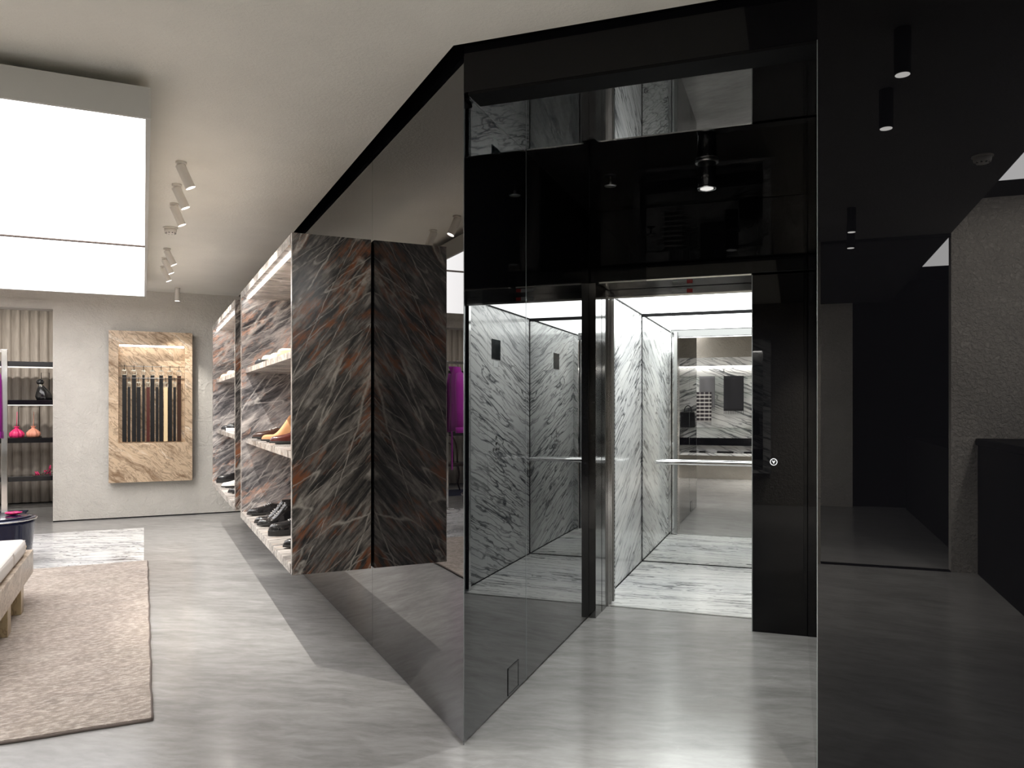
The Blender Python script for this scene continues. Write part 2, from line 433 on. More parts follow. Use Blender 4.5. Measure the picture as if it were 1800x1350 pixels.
# lintel, reveal ceiling and right front of the block
a = MB(); a.prism([(p.x, p.y) for p in (W('J', FJ+.002, JF0), W('J', FR, JF0), W('J', FR, JF0+.05), W('J', FJ+.03, JF0+.05))], ZN, 3.28)
struct(a.build('lintel', 'mirror_front'))
a = MB(); a.box(FJ+.001, FR+.2, JF0+.05, JS, ZN, ZN+.02)
struct(a.build('ceiling_reveal', 'mirror_top', frame='J'))
a = MB(); a.box(FR, 3.2, JF0, JF0+.02, 0, 3.28)
struct(a.build('wall_front', 'mirror_right', frame='J'))
a = MB(); a.box(FR, FR+.02, JF0+.02, JD, 0, ZN)
struct(a.build('wall_right', 'mirror_front', frame='J'))
t = MB(); t.box(FR-.0015, FR+.001, JF0-.002, JF0+.003, 0, ZN)
struct(t.build('trim_4', 'edge', frame='J'))

t = MB(); t.box(FJ+.02, FR, JF0+.001, JF0+.14, ZN-.012, ZN-.0005); struct(t.build('trim_8', 'black', frame='J'))
# ------------------------------------------------------------------ lift front
FD = -.255
HD = 2.306
a = MB(); a.box(FD, FR, JD, JS-.02, 0, HD); a.box(FJ+.001, FR, JD, JS-.02, HD+.012, ZN)
lf = struct(a.build('wall_lift', 'mirror_front', frame='J', bevel=.003))
a = MB(); a.box(FD-.003, FD+.002, JD-.003, JS-.02, 0, HD); 
struct(a.build('trim_5', 'edge', frame='J'))
ld = thing('lift_door_frame', 'J', FJ, JS, 0, 'polished steel door frame around the lift opening', 'door frame')
a = MB(); a.box(.001, .05, -.365, -.19, 0, HD); a.box(.001, .052, -.185, -.03, 0, HD); a.build('jamb_lining', 'darksteel', ld)
a = MB(); a.box(.001, .062, -.03, .02, 0.003, HD); a.build('post', 'chrome', ld)
a = MB(); a.box(.045, .075, .025, .05, 0.003, HD); a.build('post', 'chrome', ld)
a = MB(); a.box(.052, .085, .055, .09, 0.02, HD); a.build('light_curtain', 'steel', ld)
a = MB()
for k in range(60): a.box(.0855, .0875, .066, .072, .06+k*.03, .072+k*.03)
a.build('sensor_strip', 'black', ld)
a = MB(); a.box(.064, FD-FJ-.006, -.325, -.02, HD, HD+.010); a.build('soffit', 'mirror_cabin', ld)
a = MB(); a.box(.001, FD-FJ+.3, .0, .045, HD-.052, HD+.02); a.build('header', 'darksteel', ld)
a = MB(); a.box(.001, FD-FJ+.3, -.003, .012, HD-.064, HD-.052); a.build('header_strip', 'chrome', ld)
a = MB(); a.box(.52, .62, -.006, .0, HD-.045, HD-.018); a.build('label_plate', 'label', ld)
a = MB(); a.box(.62, .66, -.006, .0, HD-.045, HD-.02); b_ = a.build('sticker', 'red', ld); b_['label'] = 'small red sticker'
a = MB(); a.box(.07, FD-FJ-.006, -.022, -.001, -.004, .004); a.build('sill', 'steel', ld)

# call button on the black lift front
cbx, cbz = None, 1.10
r_ = (1360-900)/1370
cf = JD*(math.cos(AJ)*r_-math.sin(AJ))/(math.sin(AJ)*r_+math.cos(AJ))
cb = thing('call_button', 'J', cf, JD, cbz, 'round white-ringed call button with a down arrow on the black lift front', 'button')
a = MB(); a.tube([(0, -.004, 0), (0, .004, 0)], .018, 24); a.build('button_face', 'blackgloss', cb)
a = MB(); ring = [(.0205*math.cos(2*PI*k/32), -.004, .0205*math.sin(2*PI*k/32)) for k in range(32)]
a.tube(ring, .0022, 8, closed=True); a.build('ring', emit('lit ring', (1, 1, 1), .8), cb)
a = MB(); a.add([(-.011,-.0055,.009),(-.005,-.0055,.009),(0,-.0055,.003),(.005,-.0055,.009),(.011,-.0055,.009),(.001,-.0055,-.011),(-.001,-.0055,-.011)], [(0,1,2,6),(2,3,4,5),(2,5,6)])
a.build('arrow', emit('lit arrow', (1, 1, 1), .7), cb)

# socket flap low in the reveal
fr_ = thing('floor_hatch', 'J', FJ, 3.62, .02, 'small black-rimmed hatch low in the mirrored reveal above the floor', 'hatch')
a = MB(); w_, h_ = .16, .135
for x in ((0, .010), (w_-.010, w_)): a.box(0, .003, x[0], x[1], 0, h_)
a.box(0, .003, 0, w_, h_-.008, h_); a.box(0, .003, 0, w_, 0, .006); a.build('rim', 'blackgloss', fr_)
a = MB(); a.box(0, .0015, .01, w_-.01, .006, h_-.008); a.build('flap', 'mirror_jamb', fr_)

# ------------------------------------------------------------------ lift cabin
CL, CR, CJ0 = -1.35, -.20, 5.69
cab = thing('lift_cabin', 'J', 0, 0, 0, 'white marble lift cabin with lit ceiling and mirrored back, door open', 'lift')
ZC = 2.33
a = MB(); a.box(CL-.02, CL, CJ0, 5.868, .0, ZC); a.box(CL-.02, CL, 5.872, JB, .0, ZC); a.build('wall_panel', 'cab_left', cab)
a = MB(); a.box(CR, CR+.02, CJ0, 6.20, .0, ZC); a.box(CR, CR+.02, 6.203, 6.60, .0, ZC); a.box(CR, CR+.02, 6.603, JB, .0, ZC); a.build('wall_panel', 'cab_right', cab)
a = MB(); a.box(CL, CR, JB, JB+.02, .006, ZC-.006); a.build('back_mirror', 'mirror_cabin', cab)
a = MB(); a.box(CL, CR, JB-.006, JB+.001, 0, .008); a.box(CL, CR, JB-.012, JB+.001, ZC-.03, ZC)
a.box(CL, CL+.006, JB-.006, JB+.001, 0, ZC); a.box(CR-.006, CR, JB-.006, JB+.001, 0, ZC)
for x0, x1 in ((CL, CL+.008), (CR-.008, CR)): a.box(x0, x1, CJ0, JB, 0, .006); a.box(x0, x1, CJ0, JB, ZC-.012, ZC)
a.build('mirror_bead', 'black', cab)
a = MB(); a.box(CL, CR, JS, JB, -.03, .001); a.build('cabin_floor', 'cab_floor', cab)
a = MB(); a.box(CL, CR, CJ0, JB, ZC, ZC+.02); a.build('ceiling_light', 'cablight', cab)
a = MB(); a.box(CL-.02, CL+.03, CJ0-.04, CJ0, 0, ZC); a.box(CR-.06, CR+.02, CJ0-.04, CJ0, 0, ZC); a.build('front_return', 'chrome', cab)
hr = MB(); hr.box(-1.21, CR-.03, JB-.115, JB-.065, .925, .962); hr = hr.build('handrail', 'chrome', cab, bevel=.012, seg=3)
for x in (-1.1, -.7, -.32):
    a = MB(); a.tube([(x, JB-.07, .94), (x, JB, .94)], .012, 10); a.build('rail_bracket', 'chrome', hr)
cp = MB(); cp.box(CR-.004, CR, 6.29, 6.50, 1.87, 2.045); cp.build('display', 'screen', cab)
cp = MB(); cp.box(CR-.003, CR, 6.33, 6.44, 1.80, 1.855); cp.build('notice_plate', 'label', cab)
for k, (jj, zz) in enumerate(((6.40, 1.19), (6.40, 1.135), (6.335, 1.085), (6.40, 1.085), (6.465, 1.085), (6.40, 1.0), (6.40, .90))):
    a = MB(); a.tube([(CR-.006, jj, zz), (CR, jj, zz)], .017 if k < 5 else .012, 14); a.build('lift_button', 'steel', cab)

# ------------------------------------------------------------------ back wall with the curtained recess
a = MB()
bo = -1.036
a.box(bo, BM, LB, LB+.3, .014, H); a.box(-5.6, bo, LB, LB+.3, 2.72, H)
struct(a.build('wall_back', 'wall', frame='L'))
t = MB(); t.box(bo+.003, BM, LB+.004, LB+.1, 0, .014); struct(t.build('shadow_gap_back', 'black', frame='L'))  # black strip painted as the shade in the gap under the wall
t = MB(); t.box(-5.6, bo, LB-.015, LB+.3, 2.705, 2.80); t.box(-5.6, bo, LB+.002, LB+.28, 2.69, 2.705)
struct(t.build('trim_6', 'wall', frame='L'))
a = MB(); a.box(-5.6, 1.3, 14.0, 14.1, 0, H); struct(a.build('wall_recess', 'wall', frame='L'))
a = MB(); a.box(-.66, -.60, LB+.3, 14.0, 0, H); struct(a.build('wall_return', 'wall', frame='L'))
a = MB(); a.box(-5.7, -5.6, -4.2, 14.1, 0, H); struct(a.build('wall_far', 'wall', frame='L'))

def cur(u, v):
    x = -5.4 + u*4.72
    ph = x*2*PI/.12
    dp = .034*math.sin(ph)+.006*math.sin(ph*.37+1.3)
    return (x + .012*math.cos(ph*1.0+v*1.2), 13.72 + dp*(.75+.25*v) , .02+v*(H-.03))
a = MB(); a.grid(cur, 620, 8)
cu = a.build('pleated_curtain', 'curtain', frame='L', solid=.006)
tag(cu, 'taupe floor-length pleated curtain behind the black shelves in the recess', 'curtain')

names = ['highest black shelf board in front of the curtain, no goods on it', 'black shelf board in front of the curtain carrying the small black bag',
         'black shelf board in front of the curtain carrying the pink and peach pouches', 'lowest black shelf board in front of the curtain carrying the red sandals']
ZS = [2.10, 1.555, 1.015, .47]
for lab, z in zip(names, ZS):
    sb = thing('display_shelf', 'L', 0, 0, z, lab, 'shelf', 'black shelf boards across the curtain')
    a = MB(); a.box(-5.3, -.665, 12.95, 13.3, -.07, 0); a.build('board', 'blackgloss', sb, bevel=.004)
    a = MB(); a.box(-5.3, -.7, 13.18, 13.20, -.078, -.07); a.build('strip_light', 'ledcurtain', sb)

# ------------------------------------------------------------------ light box
LBX0, LBX1, LBL0, LBL1 = -4.3, .03, 3.97, 10.40
zb = 2.785
lb = thing('ceiling_light_box', 'L', (LBX0+LBX1)/2, (LBL0+LBL1)/2, zb, 'large square white luminous light box hung just below the ceiling', 'ceiling light')
lbx, lbl = (LBX1-LBX0)/2, (LBL1-LBL0)/2
a = MB(); T = .142; e = .022
a.box(-lbx, lbx, -lbl, -lbl+e, 0, T); a.box(-lbx, lbx, lbl-e, lbl, 0, T); a.box(-lbx, -lbx+e, -lbl+e, lbl-e, 0, T); a.box(lbx-e, lbx, -lbl+e, lbl-e, 0, T)
a.box(-lbx+e, lbx-e, -lbl+e, lbl-e, T-.01, T); a.build('casing', 'boxside', lb)
cut = 7.155-(LBL0+LBL1)/2
for y0, y1 in ((-lbl+e, cut-.012), (cut+.012, lbl-e)):
    a = MB(); a.box(-lbx+e, lbx-e, y0, y1, .004, .02); a.build('diffuser', 'boxlight', lb)
a = MB(); a.box(-lbx+e, lbx-e, cut-.026, cut+.026, -.004, .03); a.build('joint_strip', 'rugedge', lb)
for x, y in ((-1.8, -2.8), (1.8, -2.8), (-1.8, 2.8), (1.8, 2.8)):
    a = MB(); a.tube([(x, y, T), (x, y, H-zb)], .02, 8); a.build('hanger', 'boxside', lb)

# ------------------------------------------------------------------ ceiling spotlights
def spot(name_label, b, l, tilt, rz=0.0, group='spotlights along the light box'):
    r = thing('ceiling_spotlight', 'L', b, l, H, name_label, 'spotlight', group, rz)
    a = MB(); a.lathe([(.033, -.016), (.033, 0)], 20); a.tube([(0,0,-.012), (0,0,-.045)], .007, 8); a.build('mount', 'white', r)
    d = Vector((math.sin(tilt), 0, -math.cos(tilt))); p0 = Vector((0,0,-.035)) - d*.015; p1 = p0+d*.150
    a = MB(); n = 24
    a.tube([p0, p1], .030, n, cap=False); a.tube([p1, p0+d*.130], [.030, .026], n, cap=False)
    a.tube([p0, p0+d*.0005], .030, n); a.build('barrel', 'white', r)
    a = MB(); a.tube([p0+d*.137, p0+d*.139], .0265, n); a.build('lens', 'lens', r)
    return r, p1, d
ls = [(.213, 5.30, .42), (.208, 5.85, .42), (.211, 6.406, .40), (.206, 8.247, .46), (.2, 8.77, .44), (.197, 9.295, .40), (.394, 10.91, 0.0)]
ordw = ['first', 'second', 'third', 'fourth', 'fifth', 'sixth']
spots = []
for i, (b, l, tl) in enumerate(ls):
    lab = f'tilted white cylinder spotlight, {ordw[i]} in the row beside the light box' if i < 6 else 'upright white cylinder spotlight in front of the belt panel wall'
    spots.append(spot(lab, b, l, tl) + (b, l))
def spotlamp(frame, b, l, z, d, energy, ang=70, blend=.5, rad=.007, col=(1, .95, .88)):
    ld_ = bpy.data.lights.new('spot lamp', 'SPOT'); ld_.energy = energy; ld_.spot_size = math.radians(ang); ld_.spot_blend = blend
    ld_.shadow_soft_size = rad; ld_.color = col
    o = bpy.data.objects.new('spot_lamp', ld_); C.objects.link(o)
    o.location = W(frame, b, l, z)
    a = ROT[frame]; dw = Vector((d.x*math.cos(a)-d.y*math.sin(a), d.x*math.sin(a)+d.y*math.cos(a), d.z))
    o.rotation_euler = dw.to_track_quat('-Z', 'Y').to_euler()
    return o
SP = 88
for r, p1, d, b, l in spots:
    spotlamp('L', b+p1.x+d.x*.01, l, H+p1.z+d.z*.01, d, SP if d.x > .05 else 70, 74)

sd = thing('smoke_detector', 'L', .209, 7.28, H, 'round white smoke detector between the two groups of spotlights', 'smoke detector')
a = MB(); a.lathe([(.06, -.012), (.06, 0)], 28); a.build('base_plate', 'white', sd)
a = MB(); a.lathe([(.030, -.052), (.044, -.048), (.05, -.03), (.05, -.012)], 28); a.build('sensor_head', 'white', sd)
a = MB()
for k in range(10):
    t_ = 2*PI*k/10; a.box(.0395*math.cos(t_)-.005, .0395*math.cos(t_)+.005, .0395*math.sin(t_)-.005, .0395*math.sin(t_)+.005, -.051, -.0445)
a.build('slot_ring', 'black', sd)

# ------------------------------------------------------------------ marble shelf units
ZU, HU, DU, TU = .485, 1.969, .473, .055
def unit(l0, length, label):
    r = thing('marble_shelf_unit', 'L', BM-DU, l0, ZU, label, 'shelf unit', 'marble shoe shelf units on the mirrored wall')
    D = DU-.010
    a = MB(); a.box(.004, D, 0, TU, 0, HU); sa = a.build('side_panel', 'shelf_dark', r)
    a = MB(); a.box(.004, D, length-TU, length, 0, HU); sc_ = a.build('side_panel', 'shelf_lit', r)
    a = MB(); a.box(0, .004, 0, TU*.6, 0, HU); a.build('edge_strip', 'shelf_edge', sa)
    a = MB(); a.box(0, .004, length-TU*.6, length, 0, HU); a.build('edge_strip', 'shelf_edge', sc_)
    a = MB(); a.box(0, D, TU, length-TU, HU-TU, HU); a.build('top_panel', 'shelf_edge', r)
    a = MB(); a.box(0, D, TU, length-TU, 0, TU); a.build('bottom_panel', 'shelf_edge', r)
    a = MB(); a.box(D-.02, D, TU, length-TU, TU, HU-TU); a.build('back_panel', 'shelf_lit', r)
    for z in (1.183-ZU, 1.79-ZU):
        a = MB(); a.box(.035, D-.02, TU, length-TU, z-.042, z); a.build('shelf_board', 'shelf_edge', r)
    a = MB(); a.box(.045, .062, TU+.03, length-TU-.03, HU-TU-.006, HU-TU); a.build('strip_light', 'led', r)
    return r
unit(4.584, 2.61, 'grey and rust marble shoe shelf unit with dark end face, next to the mirror corner')
unit(7.66, 2.64, 'second marble shoe shelf unit, next to the belt panel wall')

# ------------------------------------------------------------------ shoes
def shoe(style, mat, label, b, l, z, group, rz=0, acc='lace', solem='sole'):
    """toe points to -x; length about .29"""
    r = thing('shoe', 'L', b+.145, l, z+.0015, label, 'shoe', group, rz)
    L = .29
    def outline(t):   # half width along the shoe, t 0 heel .. 1 toe
        return .031*min(1, math.sqrt(max(0, t)/.06)) * (1 + .28*math.exp(-((t-.68)/.2)**2) - .12*math.exp(-((t-.38)/.13)**2)) * (1 if t < .74 else math.sqrt(max(0, 1-((t-.74)/.262)**2.3)))
    hs = .012 if style != 'chunky' else .034
    heel = .016 if style not in ('chunky', 'sneaker') else 0
    # sole
    a = MB(); N = 22
    ringT = [(L/2-t*L, outline(t)*1.07+.001) for t in [i/N for i in range(N+1)]]
    pl = [(x, w) for x, w in ringT]+[(x, -w) for x, w in ringT[::-1]]
    a.prism(pl, heel, heel+hs) if heel == 0 else a.prism(pl, heel*.5, heel*.5+hs)
    sole_o = a.build('sole', solem, r, bevel=.002)
    if heel:
        a = MB(); hp = [(x, w) for x, w in ringT if x > L/2-.075]; a.prism([(x, w) for x, w in hp]+[(x, -w) for x, w in hp[::-1]], 0, heel*.5+.004)
        a.build('heel', solem, r)
        # ball of the foot touches down
        fp = [(x, w*.9) for x, w in ringT if -L/2+.03 < x < -L/2+.14]; a = MB(); a.prism(fp+[(x, -w) for x, w in fp[::-1]], 0, heel*.5+.003); a.build('tread', solem, r)
    z0 = (heel*.5 if heel else 0)+hs
    top = {'derby': .066, 'loafer': .060, 'sneaker': .070, 'chunky': .07, 'boot': .145, 'chelsea': .17}[style]
    op = {'derby': .40, 'loafer': .50, 'sneaker': .38, 'chunky': .42, 'boot': .36, 'chelsea': .36}[style]
    # upper: rings across the shoe
    rings = []; NT = 26
    for i in range(NT+1):
        t = i/NT
        if t <= op: hgt = top*(1 - .12*math.sin(PI*t/op)) if style not in ('boot', 'chelsea') else top
        else:
            s_ = (t-op)/(1-op); base = .030 if style != 'chunky' else .04
            hgt = base + (min(top, .075)-base)*(1-s_)**2.0 if style not in ('boot', 'chelsea') else base+(top-base)*max(0, 1-s_*1.75)**1.4*.95
            if s_ > .8: hgt *= math.sqrt(max(.02, 1-((s_-.8)/.205)**2.2))
        w = max(.002, outline(t)); x = L/2-t*L*.985
        ring = []
        narrow = .72 if t <= op else .9
        for k in range(13):
            an = PI*k/12
            cc, ss = math.cos(an), math.sin(an)
            ww = w*(1-(1-narrow)*ss**3)
            ex = .62 if t > op else .42
            yy = ww*(abs(cc)**(.7))*(1 if cc >= 0 else -1); zz = z0+hgt*abs(ss)**ex
            if t <= op and t > .03 and k in (5, 6, 7) : zz -= (.05 if k == 6 else .03)*min(1, t/.08)*min(1, (op-t)/.06+.1)
            ring.append((x, yy, zz))
        rings.append(ring)
    a = MB(); n = 13; vs = [p for q in rings for p in q]
    a.add(vs, [(i*n+k, i*n+k+1, (i+1)*n+k+1, (i+1)*n+k) for i in range(NT) for k in range(n-1)]+[tuple(range(n))], 0, True)
    a.build('upper', mat, r)
    if style in ('derby', 'sneaker', 'chunky', 'boot'):
        a = MB(); m_ = 4 if style != 'boot' else 6
        for q in range(m_):
            t = op+.03+q*.05; i = min(NT-1, int(t*NT)); R_ = rings[i]
            a.tube([(R_[k][0], R_[k][1]*1.02, R_[k][2]+.0025) for k in (4, 5, 6, 7, 8)], .0028, 6)
        a.build('laces', acc, r)
    if style == 'loafer':
        a = MB(); i = int(.56*NT); R_ = rings[i]
        a.tube([(R_[k][0], R_[k][1]*1.03, R_[k][2]+.002) for k in range(2, 11)], .005, 8); a.build('strap', mat, r)
    if style in ('derby', 'boot'):
        a = MB(); i = int(.80*NT); R_ = rings[i]
        a.tube([(R_[k][0], R_[k][1]*1.01, R_[k][2]+.001) for k in range(1, 12)], .0015, 6); a.build('toe_cap_seam', mat, r)
    r.scale = (1.14, 1.14, 1.14)
    return r
zb1, zm1, zt1 = ZU+TU, 1.183, 1.79
g1, g2, g3 = 'shoes on the bottom shelf of the first unit', 'shoes on the middle shelf of the first unit', 'shoes on the top shelf of the first unit'
shoe('derby', 'shineleather', 'polished black low lace-up shoe on the bottom shelf, at the end towards the second unit', .80, 6.86, zb1, g1, .06)
shoe('boot', 'shineleather', 'polished black lace-up ankle boot behind its mate on the bottom shelf', .795, 6.33, zb1, g1)
shoe('boot', 'shineleather', 'polished black lace-up ankle boot in front of its mate on the bottom shelf', .80, 6.19, zb1, g1)
shoe('chunky', 'shineleather', 'black moccasin shoe with a thick sole on the bottom shelf', .815, 5.72, zb1, g1)
shoe('derby', 'blackleather', 'black shoe of which only the toe shows beside the marble end panel', .83, 5.17, zb1, g1)
shoe('derby', 'brownleather', 'black and brown lace-up shoe with white tongue on the middle shelf', .83, 6.75, zm1, g2, 0, 'whiteleather')
shoe('chelsea', 'tan', 'tan suede ankle boot on the middle shelf', .83, 6.2, zm1, g2)
shoe('loafer', 'redleather', 'dark oxblood loafer on the middle shelf', .835, 5.8, zm1, g2)
shoe('loafer', 'blackleather', 'flat black shoe on the top shelf beside the cream shoes', .84, 6.65, zt1, g3)
shoe('derby', 'cream', 'low cream shoe with pale laces on the top shelf', .83, 6.2, zt1, g3, 0, 'whiteleather')
shoe('sneaker', 'cream', 'cream trainer with black laces on the top shelf', .83, 5.78, zt1, g3, 0, 'sole', 'whiteleather')
shoe('chelsea', 'cream', 'tall cream boot on the top shelf next to the marble end panel', .83, 5.42, zt1, g3, 0, 'lace', 'cream')
g4 = 'shoes in the second unit'
shoe('chunky', 'blackleather', 'black thick-soled shoe on the bottom shelf of the second unit', .81, 10.0, zb1, g4)
shoe('loafer', 'whiteleather', 'white and black slip-on shoe on the bottom shelf of the second unit', .81, 9.35, zb1, g4)
shoe('derby', 'shineleather', 'black shoe with narrow toe on the bottom shelf of the second unit', .82, 8.7, zb1, g4)
shoe('boot', 'blackleather', 'black ankle boot on the middle shelf of the second unit', .83, 9.6, zm1, g4)
shoe('chunky', 'shineleather', 'black shoe with white welt on the middle shelf of the second unit', .84, 9.1, zm1, g4, 0, 'lace', 'whiteleather')
shoe('sneaker', 'cream', 'cream trainer on the top shelf of the second unit', .83, 9.7, zt1, g4, 0, 'whiteleather', 'cream')
shoe('chelsea', 'cream', 'cream ankle boot on the top shelf of the second unit', .83, 8.95, zt1, g4, 0, 'lace', 'cream')

# ------------------------------------------------------------------ belt panel
PZ, PT = .478, .14
bp = thing('belt_display_panel', 'L', .092, LB, PZ, 'honey beige marble wall panel with a lit niche holding belts', 'display panel')
hw, ph = .497, 1.962
n0, n1, nz0, nz1 = -.386, .406, .987-PZ, 2.26-PZ
a = MB()
fz = -PT+.03
a.box(-hw, n0, -PT, fz, 0, ph); a.box(n1, hw, -PT, fz, 0, ph); a.box(n0, n1, -PT, fz, 0, nz0); a.box(n0, n1, -PT, fz, nz1, ph)
a.build('surround', 'beige', bp)
a = MB(); a.box(-hw+.004, n0-.02, fz, -.004, .004, ph-.004); a.box(n1+.02, hw-.004, fz, -.004, .004, ph-.004); a.box(n0-.02, n1+.02, fz, -.004, .004, nz0-.02); a.box(n0-.02, n1+.02, fz, -.004, nz1+.02, ph-.004)
a.build('backing_box', 'black', bp)
a = MB(); a.box(n0-.02, n0, fz, -.004, nz0-.02, nz1+.02); a.box(n1, n1+.02, fz, -.004, nz0-.02, nz1+.02); a.box(n0, n1, fz, -.004, nz0-.02, nz0); a.box(n0, n1, fz, -.004, nz1, nz1+.02)
a.build('niche_lining', 'beige', bp)
a = MB(); a.box(n0, n1, -.025, -.004, nz0, nz1); a.build('niche_back', 'beige', bp)
a = MB(); a.box(n0+.01, n1-.01, -PT+.012, -PT+.04, nz1-.02, nz1-.001); a.build('strip_light', 'lednarrow', bp)
for z, y in ((1.985-PZ, -.10), (1.83-PZ, -.125)):
    a = MB(); a.tube([(n0, y, z), (n1, y, z)], .004, 8); a.build('belt_rail', 'steel', bp)
u_b = [(.092+x) for x in (-.318, -.205, -.093, .013, .118, .225, .335)]
u_m = ['blackleather', 'blackleather', 'blackleather', 'blackleather', 'blackleather', 'blackleather', 'brownleather']
u_w = [.048, .048, .030, .048, .046, .048, .048]
l_b = [(.092+x) for x in (-.262, -.150, -.038, .068, .172, .280)]
l_m = ['blackleather', 'blackleather', 'redleather', 'blackleather', 'cream', 'blackleather']
l_w = [.030, .044, .040, .032, .046, .032]
pos = ['first', 'second', 'third', 'fourth', 'fifth', 'sixth', 'seventh']
def belt(b, ztop, zbot, y, w, m, label):
    r = thing('belt', 'L', b, LB+y, zbot, label, 'belt', 'belts hanging in the marble niche')
    h = ztop-zbot
    a = MB(); a.box(-w/2, w/2, -.0035, .0035, 0, h-.11); a.build('strap', m, r, bevel=.0015)
    a = MB(); zc = h-.085
    q = [(-w*.62, 0, zc-.028), (w*.62, 0, zc-.028), (w*.62, 0, zc+.028), (-w*.62, 0, zc+.028)]
    a.tube(q, .005, 6, closed=True); a.tube([(0, 0, zc-.028), (0, 0, zc+.028)], .003, 6); a.box(-w*.45, w*.45, -.004, .004, zc+.02, zc+.042); a.build('buckle', 'brass', r)
    a = MB(); a.tube([(0, 0, zc+.03), (0, -.012, h-.014), (0, -.013, h+.004), (0, 0, h+.013), (0, .013, h+.004), (0, .013, h-.008)], .0035, 6); a.build('hook', 'black', r)
    return r
coln = {'blackleather': 'black', 'brownleather': 'dark brown', 'redleather': 'red-brown', 'cream': 'cream'}
for i in range(7):
    belt(u_b[i], 1.985, 1.0, -.10, u_w[i], u_m[i], f'{coln[u_m[i]]} leather belt, {pos[i]} along the upper rail counted from the curtain side')
for i in range(6):
    belt(l_b[i], 1.83, 1.0, -.125, l_w[i], l_m[i], f'{coln[l_m[i]]} leather belt, {pos[i]} along the lower rail counted from the curtain side')

# ------------------------------------------------------------------ rug, marble inlay
rg = thing('area_rug', 'L', -2.0, 6.02, 0, 'mottled pink and beige rug on the concrete floor in front of the bench', 'rug')
random.seed(3)
def rugtop(u, v):
    x = -2.05+u*(2.03+2.05); y = -2.05+v*4.1
    j = .002*math.sin(v*37)+.0015*math.sin(v*91+1) if u == 1 else 0
    k = .002*math.sin(u*41)+.0015*math.sin(u*83) if v == 0 else 0
    return (x+j, y+k, .016)
a = MB(); a.grid(rugtop, 60, 60, smooth=False)
e_ = [rugtop(1, i/60) for i in range(61)]; e2 = [rugtop(i/60, 0) for i in range(61)]
for ed in (e_, e2):
    a.add([(p[0], p[1], .016) for p in ed]+[(p[0], p[1], 0) for p in ed], [(i, i+1, i+62, i+61) for i in range(60)])
a.build('pile', 'rug', rg)
a = MB(); a.tube([(p[0]+.003, p[1], .007) for p in e_], .0075, 6); a.tube([(p[0], p[1]-.003, .007) for p in e2], .0075, 6)
a.build('binding', 'rugedge', rg)
a = MB(); a.box(-4.0, .004, 8.085, 10.36, 0, .004); o = a.build('marble_floor_inlay', 'inlay', frame='L')
struct(o); o.name = 'floor_inlay'

# ------------------------------------------------------------------ bench
bn = thing('marble_bench', 'L', -1.25, 6.0, .016, 'pale banded marble bench on block legs standing on the rug', 'bench')
z0, z1 = .178, .352
a = MB(); a.box(.41, .49, -1.25, .93, z0, z1); a.box(-.49, -.41, -1.25, .93, z0, z1); a.box(-.41, .41, .85, .93, z0, z1); a.box(-.41, .41, -1.25, -1.17, z0, z1); a.box(-.41, .41, -1.17, .85, z0+.04, z1-.03)
a.build('seat_frame', 'bench', bn, bevel=.004)
for y in (-.9, -.27, .32):
    for x in (-.40, .40):
        a = MB(); a.box(x-.085, x+.085, y, y+.13, 0, z0); a.build('leg', 'benchend' , bn, bevel=.003)
def cush(y0, y1, lab):
    t = thing('seat_cushion', 'L', -1.25, 6.0, .016, lab, 'cushion', 'seat cushions on the marble bench')
    a = MB(); a.box(-.47, .47, y0, y1, z1-.03+.03, z1+.115); a.build('cushion_body', 'cushion', t, bevel=.035, seg=5)
    a = MB(); hh = z1+.112
    a.tube([(-.46, y0+.006, hh-.012), (.46, y0+.006, hh-.012), (.46, y1-.006, hh-.012), (-.46, y1-.006, hh-.012)], .005, 6, closed=True); a.build('piping', 'cushion', t)
cush(-1.2, .12, 'long off-white seat cushion on the near end of the marble bench'.replace('near', 'camera'))
cush(.125, .72, 'short off-white seat cushion on the bench end beside the navy table')
bs = thing('braided_bolster', 'L', -1.25, 6.0, z1+.016, 'cream braided roll lying on the bench end behind the cushion', 'bolster')
a = MB()
for ph_ in (0, 2*PI/3, 4*PI/3):
    a.tube([(-.45+.9*i/60, .80+.022*math.cos(i*.55+ph_), .030+.014*math.sin(i*.55+ph_)) for i in range(61)], .016, 8)
a.build('braid', 'cream', bs)

# ------------------------------------------------------------------ navy table
tb = thing('side_table', 'L', -1.28, 8.5, .004, 'round glossy navy lacquer table behind the bench', 'table')
a = MB(); a.lathe([(.31, 0), (.33, .02), (.345, .2), (.365, .38), (.375, .415), (.36, .428), (.33, .432)], 48); a.build('drum', 'navy', tb)
a = MB(); a.lathe([(.0, .432), (.33, .432), (.335, .438), (.30, .442), (.0, .442)], 48, cap=False); a.build('table_top', 'navy', tb)
a = MB(); a.tube([(.375*math.cos(t_), .375*math.sin(t_), .417) for t_ in [2*PI*k/48 for k in range(48)]], .006, 8, closed=True); a.build('rim_bead', 'chrome', tb)
dh = thing('petal_dish', 'L', -1.10, 8.56, .446, 'pink petal-shaped dish on the navy table', 'dish')
a = MB(); a.lathe([(.015, 0), (.035, .004), (.055, .014), (.065, .024), (.062, .026), (.035, .010), (.0, .008)], 40, fn=lambda an, z: 1+.22*math.cos(5*an)*min(1, z/.03), cap=False)
a.build('bowl', 'pink', dh)
a = MB(); a.lathe([(.0, .010), (.018, .012), (.02, .02), (.0, .028)], 20, cap=False); a.build('centre', 'redleather', dh)

